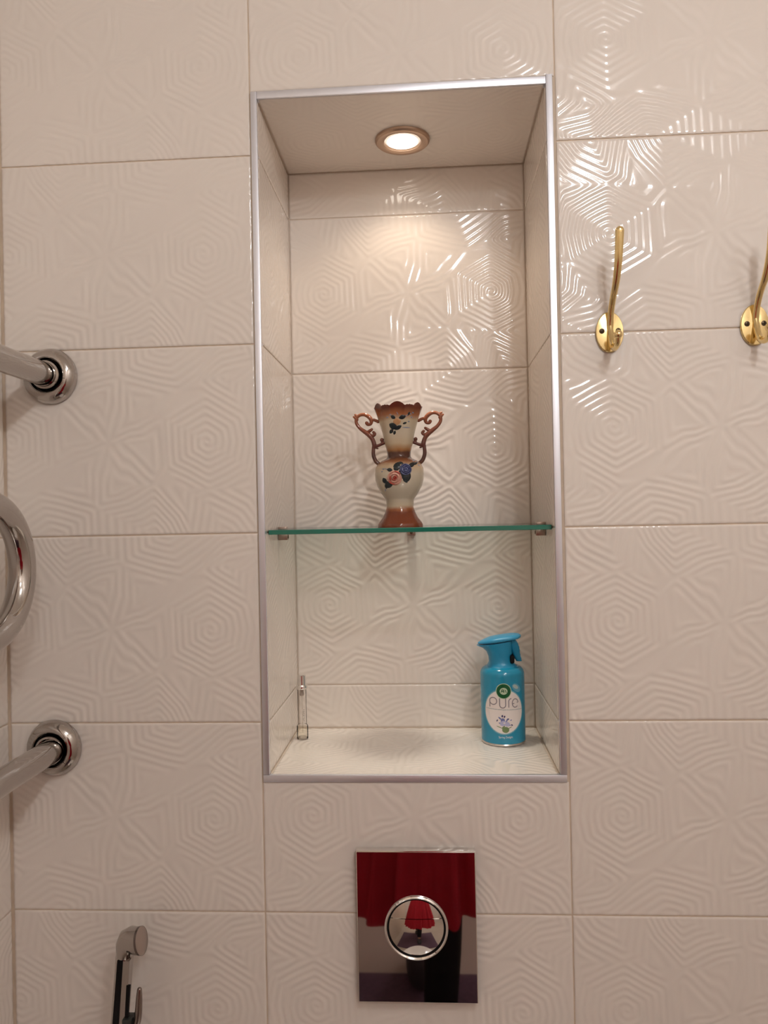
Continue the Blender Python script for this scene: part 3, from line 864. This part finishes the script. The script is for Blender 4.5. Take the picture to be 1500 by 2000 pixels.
# ------------------------------------------------------------------ brass hooks
def make_hook(loc, label):
    h = thing('coat_hook', loc, label, 'hook', 'brass double coat hooks')
    mb = MB()
    n = 48
    rs = []
    for s, y in ((1.0, -0.0002), (1.0, -0.0028), (0.955, -0.0040), (0.6, -0.0050), (0.05, -0.0056)):
        rs.append([(0.0176 * s * math.cos(2 * PI * j / n), y, 0.0262 * s * math.sin(2 * PI * j / n)) for j in range(n)])
    mb.rings(rs, True, True, True)
    mb.build('plate', M_BRASS, h, sharp=30)
    p = spline([(0, -0.004, 0.004), (0.0, -0.010, 0.020), (0.0004, -0.020, 0.036), (0.0012, -0.034, 0.052), (0.0018, -0.046, 0.074), (0.0022, -0.052, 0.098), (0.0024, -0.0545, 0.1115)], 6)
    MB().tube(p, lerp_list([0.0044, 0.0040, 0.0040, 0.0044, 0.0048, 0.0052, 0.0054], len(p)), 18, squash=(0.8, 1.0)).build('long_arm', M_BRASS, h, sharp=60)
    p = spline([(0, -0.0045, 0.010), (0, -0.0080, -0.004), (0, -0.016, -0.0195), (0, -0.029, -0.0260), (0, -0.040, -0.0240), (0, -0.0455, -0.0160)], 6)
    mb = MB().tube(p, lerp_list([0.0034, 0.0040, 0.0042, 0.0036, 0.0032, 0.0034], len(p)), 16)
    mb.ball((0, -0.0455, -0.0130), 0.0056)
    mb.build('short_arm', M_BRASS, h, sharp=60)
    for sx in (-1, 1):
        m2 = MB().lathe([(0.0, 0.0014), (0.0020, 0.0013), (0.0034, 0.0006), (0.0035, -0.001)], 18, Matrix.Translation((sx * 0.0103, -0.0046, 0.0012)) @ Matrix.Rotation(PI / 2, 4, 'X'))
        s = m2.build('screw', M_SCREW, h)
        s2 = MB()
        s2.box(sx * 0.0103 - 0.0026, sx * 0.0103 + 0.0026, -0.0062, -0.0058, 0.0009, 0.0015)
        s2.box(sx * 0.0103 - 0.0003, sx * 0.0103 + 0.0003, -0.0062, -0.0058, -0.0014, 0.0038)
        s2.build('screw_slot_shade', M_GAP_SHADE, s, smooth=False)
    return h
make_hook((0.4625, 0, 1.7490), 'polished brass double coat hook nearest the niche, seen whole')
make_hook((0.6440, 0, 1.7520), 'polished brass double coat hook cut off by the right edge')

# ------------------------------------------------------------------ towel rail
TX = -0.277
rail = thing('towel_rail', (TX, 0, 1.4640), 'chrome serpentine heated towel rail piped out of the tiled wall', 'towel rail')
def bend(yc, zc, r, a0, a1, n=18):
    return [(0, yc + r * math.cos(math.radians(a0 + (a1 - a0) * i / n)), zc + r * math.sin(math.radians(a0 + (a1 - a0) * i / n))) for i in range(n + 1)]
ZU, ZL = 1.7149 - 1.464, 1.2182 - 1.464
r1 = (ZU - 0.08) / 2; r3 = (-0.08 - ZL) / 2
path = [(0, -0.006, ZU), (0, -0.10, ZU), (0, -0.25, ZU)] + bend(-0.46, (ZU + 0.08) / 2, r1, 90, 270) + [(0, -0.35, 0.08), (0, -0.20, 0.08)]
path += bend(-0.160, 0, 0.0785, 90, -90, 26) + [(0, -0.20, -0.08), (0, -0.35, -0.08)] + bend(-0.46, (ZL - 0.08) / 2, r3, 90, 270) + [(0, -0.25, ZL), (0, -0.10, ZL), (0, -0.006, ZL)]
MB().tube(path, 0.0160, 28, round_end=False).build('pipe', M_CHROME, rail, sharp=50)
for z in (ZU, ZL):
    F = Matrix.Translation((-0.0 if z > 0 else -0.0034, 0, z)) @ Matrix.Rotation(PI / 2, 4, 'X')
    fl_ = MB().lathe([(0.0355, 0.0003), (0.0360, 0.0030), (0.0350, 0.0060), (0.0330, 0.0100), (0.0300, 0.0135), (0.0265, 0.0155), (0.0235, 0.0158), (0.0222, 0.0148), (0.0218, 0.0060)], 64, F @ Matrix.Diagonal((1.04, 1.04, 1.0, 1.0))).build('wall_flange', M_CHROME, rail)
    MB().lathe([(0.0219, 0.0061), (0.0150, 0.0061)], 48, F).build('flange_gap_shade', M_GAP_SHADE, fl_, smooth=False)
    MB().lathe([(0.0160, 0.0062), (0.0196, 0.0062), (0.0198, 0.0160), (0.0188, 0.0185), (0.0163, 0.0190)], 48, F).build('collar_nut', M_CHROME, rail)
    s = MB()
    a = math.radians(-12 if z > 0 else -40)
    for r, h in ((0.0238, 0.0161), (0.0268, 0.0156), (0.0302, 0.0136), (0.0332, 0.0101), (0.0351, 0.0062)):
        pass
    pts = [F @ Vector((r * math.cos(a), -r * math.sin(a) * -1, h)) for r, h in ((0.0236, 0.0158), (0.0266, 0.0155), (0.0301, 0.0135), (0.0331, 0.0100), (0.0350, 0.0062))]
    s.tube(pts, 0.00035, 6)
    s.build('flange_seam_shade', M_GAP_SHADE, fl_)

# ------------------------------------------------------------------ bidet shower on the wall
sh = thing('bidet_shower', (-0.172, 0, 0.90), 'chrome hand-held bidet shower hanging low on the left wall tiles', 'shower')
def sp(x, z, y=-0.045):
    return Vector((x + 0.172, y, z - 0.90))
# angled head: elliptical sections swept from the handle up and over to the right
def esec(c, nrm, up, a, b, n=28):
    nrm = nrm.normalized(); side = nrm.cross(up).normalized(); up2 = side.cross(nrm)
    return [c + side * (a * math.cos(2 * PI * j / n)) + up2 * (b * math.sin(2 * PI * j / n)) for j in range(n)]
H = MB()
secs = [(sp(-0.1722, 0.9620), Vector((0.08, 0, 1)), 0.0115, 0.0098), (sp(-0.1712, 0.9720), Vector((0.15, 0, 1)), 0.0120, 0.0110), (sp(-0.1690, 0.9800, -0.046), Vector((0.45, -0.10, 1)), 0.0130, 0.0135),
        (sp(-0.1640, 0.9860, -0.047), Vector((1, -0.25, 0.9)), 0.0140, 0.0165), (sp(-0.1580, 0.9885, -0.049), Vector((1, -0.30, 0.35)), 0.0150, 0.0175), (sp(-0.1540, 0.9890, -0.051), Vector((1, -0.16, 0.18)), 0.0150, 0.0168), (sp(-0.1492, 0.9895, -0.052), Vector((1, -0.12, 0.16)), 0.0150, 0.0170)]
H.rings([esec(c, n_, Vector((0, -1, 0)) if i < 3 else Vector((0, -1, 0)), b, a) for i, (c, n_, a, b) in enumerate(secs)], True, True, True)
H.build('shower_head', M_CHROME, sh, sharp=60)
nrm = Vector((1, -0.12, 0.16)).normalized()
fc = sp(-0.1491, 0.9895, -0.0521)
Fm = MB()
Fm.rings([esec(fc, nrm, Vector((0, -1, 0)), 0.0172, 0.0152), esec(fc + nrm * 0.0030, nrm, Vector((0, -1, 0)), 0.0172, 0.0152)], True, True, False)
Fm.build('face_rim', mat('dark_chrome', (0.20, 0.17, 0.16), 0.15, metal=1.0), sh, sharp=40)
Fm = MB(); Fm.rings([esec(fc + nrm * 0.0029, nrm, Vector((0, -1, 0)), 0.0170, 0.0150), esec(fc + nrm * 0.0040, nrm, Vector((0, -1, 0)), 0.0155, 0.0135), esec(fc + nrm * 0.0040, nrm, Vector((0, -1, 0)), 0.001, 0.001)], True, False, True)
Fm.build('spray_face', mat('spray_face', (0.46, 0.39, 0.35), 0.3, metal=0.8), sh, sharp=40)
def bar(name, x_top, x_bot, w0, w1, z0, z1, y0, y1, m, parent=sh):
    """upright bar between two heights, leaning with the handle"""
    a, b = sp(x_top, z1), sp(x_bot, z0)
    v = [(a.x - w1, y0, a.z), (a.x + w1, y0, a.z), (a.x + w1, y1, a.z), (a.x - w1, y1, a.z), (b.x - w0, y0, b.z), (b.x + w0, y0, b.z), (b.x + w0, y1, b.z), (b.x - w0, y1, b.z)]
    return MB().add(v, [(0, 1, 2, 3), (4, 7, 6, 5), (0, 4, 5, 1), (1, 5, 6, 2), (2, 6, 7, 3), (3, 7, 4, 0)]).build(name, m, parent, smooth=False)
P = spline([sp(-0.1718, 0.966), sp(-0.1750, 0.93), sp(-0.1795, 0.885), sp(-0.186, 0.82), sp(-0.193, 0.75)], 6)
MB().tube(P, 0.0112, 24, squash=(0.9, 1.0)).build('handle', M_CHROME, sh, sharp=60)
bar('groove_shade', -0.1728, -0.1833, 0.0036, 0.0036, 0.86, 0.967, -0.0570, -0.050, M_GAP_SHADE)  # dark bar on the handle, painted as the shade of a slot
bar('front_plate', -0.1645, -0.1707, 0.0046, 0.0040, 0.886, 0.967, -0.0580, -0.050, M_CHROME)
bar('plate_gap_shade', -0.1622, -0.1657, 0.0021, 0.0024, 0.893, 0.937, -0.0588, -0.056, M_GAP_SHADE)  # dark strip painted as shade in the recess
P = spline([sp(-0.1493, 0.9300, -0.055), sp(-0.1500, 0.918, -0.055), sp(-0.1512, 0.902, -0.055), sp(-0.1532, 0.890, -0.055), sp(-0.158, 0.8835, -0.055), sp(-0.165, 0.886, -0.055)], 6)
M_LEVER = mat('lever_metal', (0.30, 0.25, 0.23), 0.2, metal=1.0)
MB().tube(P, lerp_list([0.0030, 0.0040, 0.0046, 0.0048, 0.0046, 0.0044], len(P)), 16).build('lever', M_LEVER, sh, sharp=60)
MB().box(0.172 - 0.1700, 0.172 - 0.1575, -0.0630, -0.046, -0.028, -0.0035, b=0.002).build('pivot_block', mat('pivot_reflection', (0.05, 0.055, 0.05), 0.25, metal=0.5), sh)  # green-grey dark of a reflection put into the block's colour
mb = MB()
mb.lathe([(0.0, 0.0), (0.022, 0.0), (0.022, 0.006), (0.011, 0.009), (0.011, 0.045), (0.0, 0.045)], 32, Matrix.Translation((-0.014, 0, -0.09)) @ Matrix.Rotation(PI / 2, 4, 'X'))
mb.build('wall_holder', M_CHROME, sh)
P = spline([sp(-0.193, 0.752), sp(-0.197, 0.70), sp(-0.20, 0.60), sp(-0.16, 0.50), sp(-0.10, 0.52, -0.03), sp(-0.08, 0.60, -0.01)], 10)
MB().tube(P, [0.0065 + (0.0005 if i % 2 else 0) for i in range(len(P))], 12).build('hose', M_CHROME, sh)

# ------------------------------------------------------------------ what the mirror plate shows: photographer, bath mat, toilet
M_PURPLE = mat('mat_purple', (0.13, 0.075, 0.11), 0.95, var=0.15, vscale=60)
bm_ = MB().box(-0.42, 0.42, -0.37, 0.37, 0.0, 0.014, b=0.006)
o = bm_.build('bath_mat', M_PURPLE, None, (0.19, -1.19, 0.0005))
tag(o, 'purple bath mat on the floor seen in the mirror plate', 'bath mat')

toilet = thing('toilet', (0.2, 0, 0.40), 'white wall-hung toilet with closed lid below the flush plate', 'toilet')
M_CER = mat('white_ceramic', (0.82, 0.80, 0.77), 0.08, spec=0.6)
def bowl_ring(s, z, y_front, n=48):
    out = []
    for j in range(n):
        a = 2 * PI * j / n
        x = 0.18 * s * math.cos(a)
        y = math.sin(a)
        yc = -0.24
        yy = yc + (0.24 * y if y > 0 else (yc - y_front) * y)
        out.append((x if y < 0 else x + math.copysign(0.02 * y * s, x), max(yy, y_front) if y < 0 else min(-0.001, yy), z))
    return out
MB().rings([bowl_ring(0.5, -0.30, -0.36), bowl_ring(0.72, -0.24, -0.42), bowl_ring(0.9, -0.14, -0.48), bowl_ring(1.0, -0.05, -0.52), bowl_ring(1.0, 0.0, -0.53)], True, True, True).build('bowl', M_CER, toilet, sharp=60)
MB().rings([bowl_ring(1.02, 0.001, -0.535), bowl_ring(1.03, 0.010, -0.54), bowl_ring(1.02, 0.020, -0.535)], True, True, True).build('seat', M_CER, toilet, sharp=40)
MB().rings([bowl_ring(1.02, 0.022, -0.535), bowl_ring(1.03, 0.030, -0.54), bowl_ring(1.0, 0.042, -0.53), bowl_ring(0.5, 0.046, -0.38)], True, True, True).build('lid', M_CER, toilet, sharp=40)

# photographer, standing behind the camera in a red robe and black trousers
person = thing('person', (0.25, -1.276, 0.0145), 'person in a long red robe and black trousers holding up a phone', 'person')
M_SKIN = mat('skin', (0.52, 0.30, 0.21), 0.5)
M_RED = mat('red_cloth', (0.50, 0.010, 0.030), 0.85, var=0.06, vscale=20)
M_BLACK = mat('black_cloth', (0.012, 0.011, 0.013), 0.9)
M_HAIR = mat('hair', (0.05, 0.028, 0.016), 0.5)
def skinned(name, verts, edges, radii, m, parent, root=0, levels=1):
    import bmesh
    bm = bmesh.new()
    lay = bm.verts.layers.skin.verify()
    bv = []
    for i, (co, r) in enumerate(zip(verts, radii)):
        v = bm.verts.new(co)
        v[lay].radius = (r, r)
        v[lay].use_root = (i == root)
        bv.append(v)
    for e in edges: bm.edges.new((bv[e[0]], bv[e[1]]))
    me = bpy.data.meshes.new(name)
    bm.to_mesh(me); bm.free()
    me.materials.append(m)
    o = link(name, me, parent)
    md = o.modifiers.new('skin', 'SKIN'); md.use_smooth_shade = True
    md = o.modifiers.new('sub', 'SUBSURF'); md.levels = levels; md.render_levels = levels
    return o
# joints (local to the feet centre; +y is towards the wall)
V = [(0, 0, 0.86), (0, 0, 1.02), (0, 0.0, 1.18), (0, -0.01, 1.32), (0, -0.005, 1.41), (0, 0.01, 1.47),          # pelvis, waist, chest, collar, neck, skull base
     (0.07, 0, 0.82), (-0.002, 0.075, 0.46), (-0.020, 0.09, 0.10), (-0.020, 0.11, 0.048), (-0.017, 0.24, 0.042),         # right-hand side leg (forward)
     (-0.09, 0, 0.82), (-0.085, -0.12, 0.46), (-0.080, -0.36, 0.10), (-0.080, -0.37, 0.034), (-0.076, -0.25, 0.028),  # other leg (a step back)
     (0.17, -0.01, 1.35), (0.23, 0.06, 1.13), (0.085, 0.205, 1.40), (0.066, 0.230, 1.455),
     (-0.17, -0.01, 1.35), (-0.25, 0.06, 1.13), (-0.13, 0.205, 1.40), (-0.112, 0.230, 1.455)]
Ed = [(0, 1), (1, 2), (2, 3), (3, 4), (4, 5), (0, 6), (6, 7), (7, 8), (8, 9), (9, 10), (0, 11), (11, 12), (12, 13), (13, 14), (14, 15), (3, 16), (16, 17), (17, 18), (18, 19), (3, 20), (20, 21), (21, 22), (22, 23)]
Rd = [0.13, 0.12, 0.13, 0.09, 0.05, 0.055, 0.085, 0.055, 0.036, 0.034, 0.028, 0.085, 0.055, 0.036, 0.034, 0.028, 0.055, 0.042, 0.028, 0.034, 0.055, 0.042, 0.028, 0.034]
skinned('body', V, Ed, Rd, M_SKIN, person)
# fingers round the phone's edges: five short chains per hand
for sg, hx in ((1, 0.066), (-1, -0.112)):
    ox = -0.0233
    for k in range(4):
        z = 1.452 + 0.019 * k
        ex = ox + sg * 0.046
        L = (0.030, 0.036, 0.034, 0.026)[3 - k]
        fv = [(hx - sg * 0.004, 0.232, 1.450 + 0.012 * k), (ex + sg * 0.010, 0.236, z), (ex + sg * 0.006, 0.2485, z + 0.002), (ex - sg * (L - 0.022), 0.252, z + 0.003)]
        skinned('finger', fv, [(0, 1), (1, 2), (2, 3)], [0.010, 0.0085, 0.0078, 0.0068], M_SKIN, person)
    fv = [(hx - sg * 0.002, 0.222, 1.440), (ox + sg * 0.046, 0.222, 1.462), (ox + sg * 0.030, 0.226, 1.490)]
    skinned('thumb', fv, [(0, 1), (1, 2)], [0.012, 0.010, 0.0085], M_SKIN, person)
# head
hd = MB()
rs = []
for i in range(1, 20):
    a = PI * i / 20
    z = -math.cos(a)
    ring = []
    for j in range(32):
        b = 2 * PI * j / 32
        x = 0.074 * math.sin(a) ** 0.8 * math.cos(b); y = 0.095 * math.sin(a) ** 0.8 * math.sin(b)
        if z < 0: x *= 1 + 0.28 * z; y = y * (1 + 0.18 * z) + 0.012 * -z
        if y > 0.04 and abs(x) < 0.018: y += 0.020 * math.exp(-((z + 0.15) / 0.16) ** 2) * (1 - abs(x) / 0.018)
        if y > 0.04 and abs(abs(x) - 0.030) < 0.014: y -= 0.008 * math.exp(-((z - 0.05) / 0.12) ** 2)
        ring.append((x, y + 0.015, 1.555 + 0.115 * z))
    rs.append(ring)
hd.rings(rs, True, True, True)
for sg in (-1, 1):
    hd.ball((sg * 0.074, 0.012, 1.55), 0.03, 12, 8, (0.3, 0.6, 1))
head = hd.build('head', M_SKIN, person, sharp=80)
for sg in (-1, 1):
    MB().ball((sg * 0.030, 0.096, 1.562), 0.0115, 14, 10).build('eye', mat('eye', (0.6, 0.58, 0.55), 0.1), head)
MB().ball((0, 0.100, 1.500), 0.02, 16, 8, (1.15, 0.4, 0.35)).build('mouth', mat('lips', (0.45, 0.14, 0.12), 0.4), head)
hr = MB()
hr.ball((0, -0.008, 1.585), 0.1, 28, 16, (0.86, 1.02, 0.98))
hr.rings([[(0.085 * math.cos(b) * s, -0.02 + 0.088 * math.sin(b) * s, z) for b in [PI + PI * j / 20 for j in range(21)]] for z, s in ((1.60, 1.0), (1.52, 1.08), (1.44, 1.05), (1.38, 0.9))], False)
hr.build('hair', M_HAIR, head, sharp=80)
# trousers
for sg, (h, k, a) in ((1, (V[6], V[7], V[8])), (-1, (V[11], V[12], V[13]))):
    p = spline([(h[0], h[1], h[2] + 0.05), h, tuple((np.array(h) + np.array(k)) / 2), k, tuple((np.array(k) + np.array(a)) / 2), (a[0], a[1], a[2] + 0.03)], 5)
    MB().tube(p, lerp_list([0.100, 0.095, 0.074, 0.056, 0.052, 0.047], len(p)), 24, round_end=False).build('trouser_leg', M_BLACK, person, sharp=70)
for sg, i in ((1, 9), (-1, 14)):
    x, y, z = V[i]
    m2 = MB()
    m2.rings([[(x + s * 0.05 * math.cos(b), y + 0.05 + s * (0.135 if math.sin(b) > 0 else 0.085) * math.sin(b), zz) for b in [2 * PI * j / 28 for j in range(28)]] for s, zz in ((1, 0.002), (1.03, 0.02), (0.95, 0.05), (0.6, 0.075))], True, True, True)
    m2.build('slipper', mat('slipper', (0.06, 0.05, 0.06), 0.8), person, sharp=60)
# robe: folds deepen towards the hem
rb = MB()
rs = []
for z, hx_, hy_, fold in ((1.40, 0.075, 0.06, 0.0), (1.375, 0.15, 0.085, 0.0), (1.33, 0.205, 0.11, 0.0), (1.2, 0.20, 0.125, 0.02), (1.05, 0.185, 0.125, 0.05), (0.9, 0.23, 0.145, 0.08), (0.7, 0.28, 0.165, 0.12), (0.55, 0.31, 0.18, 0.15), (0.41, 0.33, 0.19, 0.17)):
    ring = []
    for j in range(300):
        b = 2 * PI * j / 300
        f = 1 + fold * (0.55 * math.sin(17 * b + 0.4) + 0.35 * math.sin(29 * b + 1.7) + 0.25 * math.sin(43 * b))
        hem = 0.012 * math.sin(5 * b + 0.5) + 0.010 * math.sin(11 * b) if z == 0.41 else 0
        ring.append((hx_ * f * math.cos(b), hy_ * f * math.sin(b) + 0.01, z + hem))
    rs.append(ring)
rb.rings(rs)
rb.build('robe', M_RED, person, sharp=80)
for sg, (s_, e_, w_) in ((1, (V[16], V[17], V[18])), (-1, (V[20], V[21], V[22]))):
    p = spline([(s_[0] - sg * 0.06, s_[1], s_[2]), s_, e_, tuple(np.array(e_) * 0.25 + np.array(w_) * 0.75)], 7)
    MB().tube(p, lerp_list([0.075, 0.075, 0.062, 0.052], len(p)), 20, round_end=False).build('sleeve', M_RED, person, sharp=80)
phone = thing('phone', (0.2267, -1.0145, 1.510), 'dark phone held upright in both hands of the person', 'phone')
MB().box(-0.037, 0.037, -0.004, 0.004, -0.078, 0.078, b=0.002).build('case', mat('phone_black', (0.02, 0.02, 0.022), 0.25), phone)
MB().box(-0.034, 0.034, -0.0048, -0.0038, -0.073, 0.073).build('screen', mat('phone_glass', (0.05, 0.05, 0.055), 0.05), phone, smooth=False)
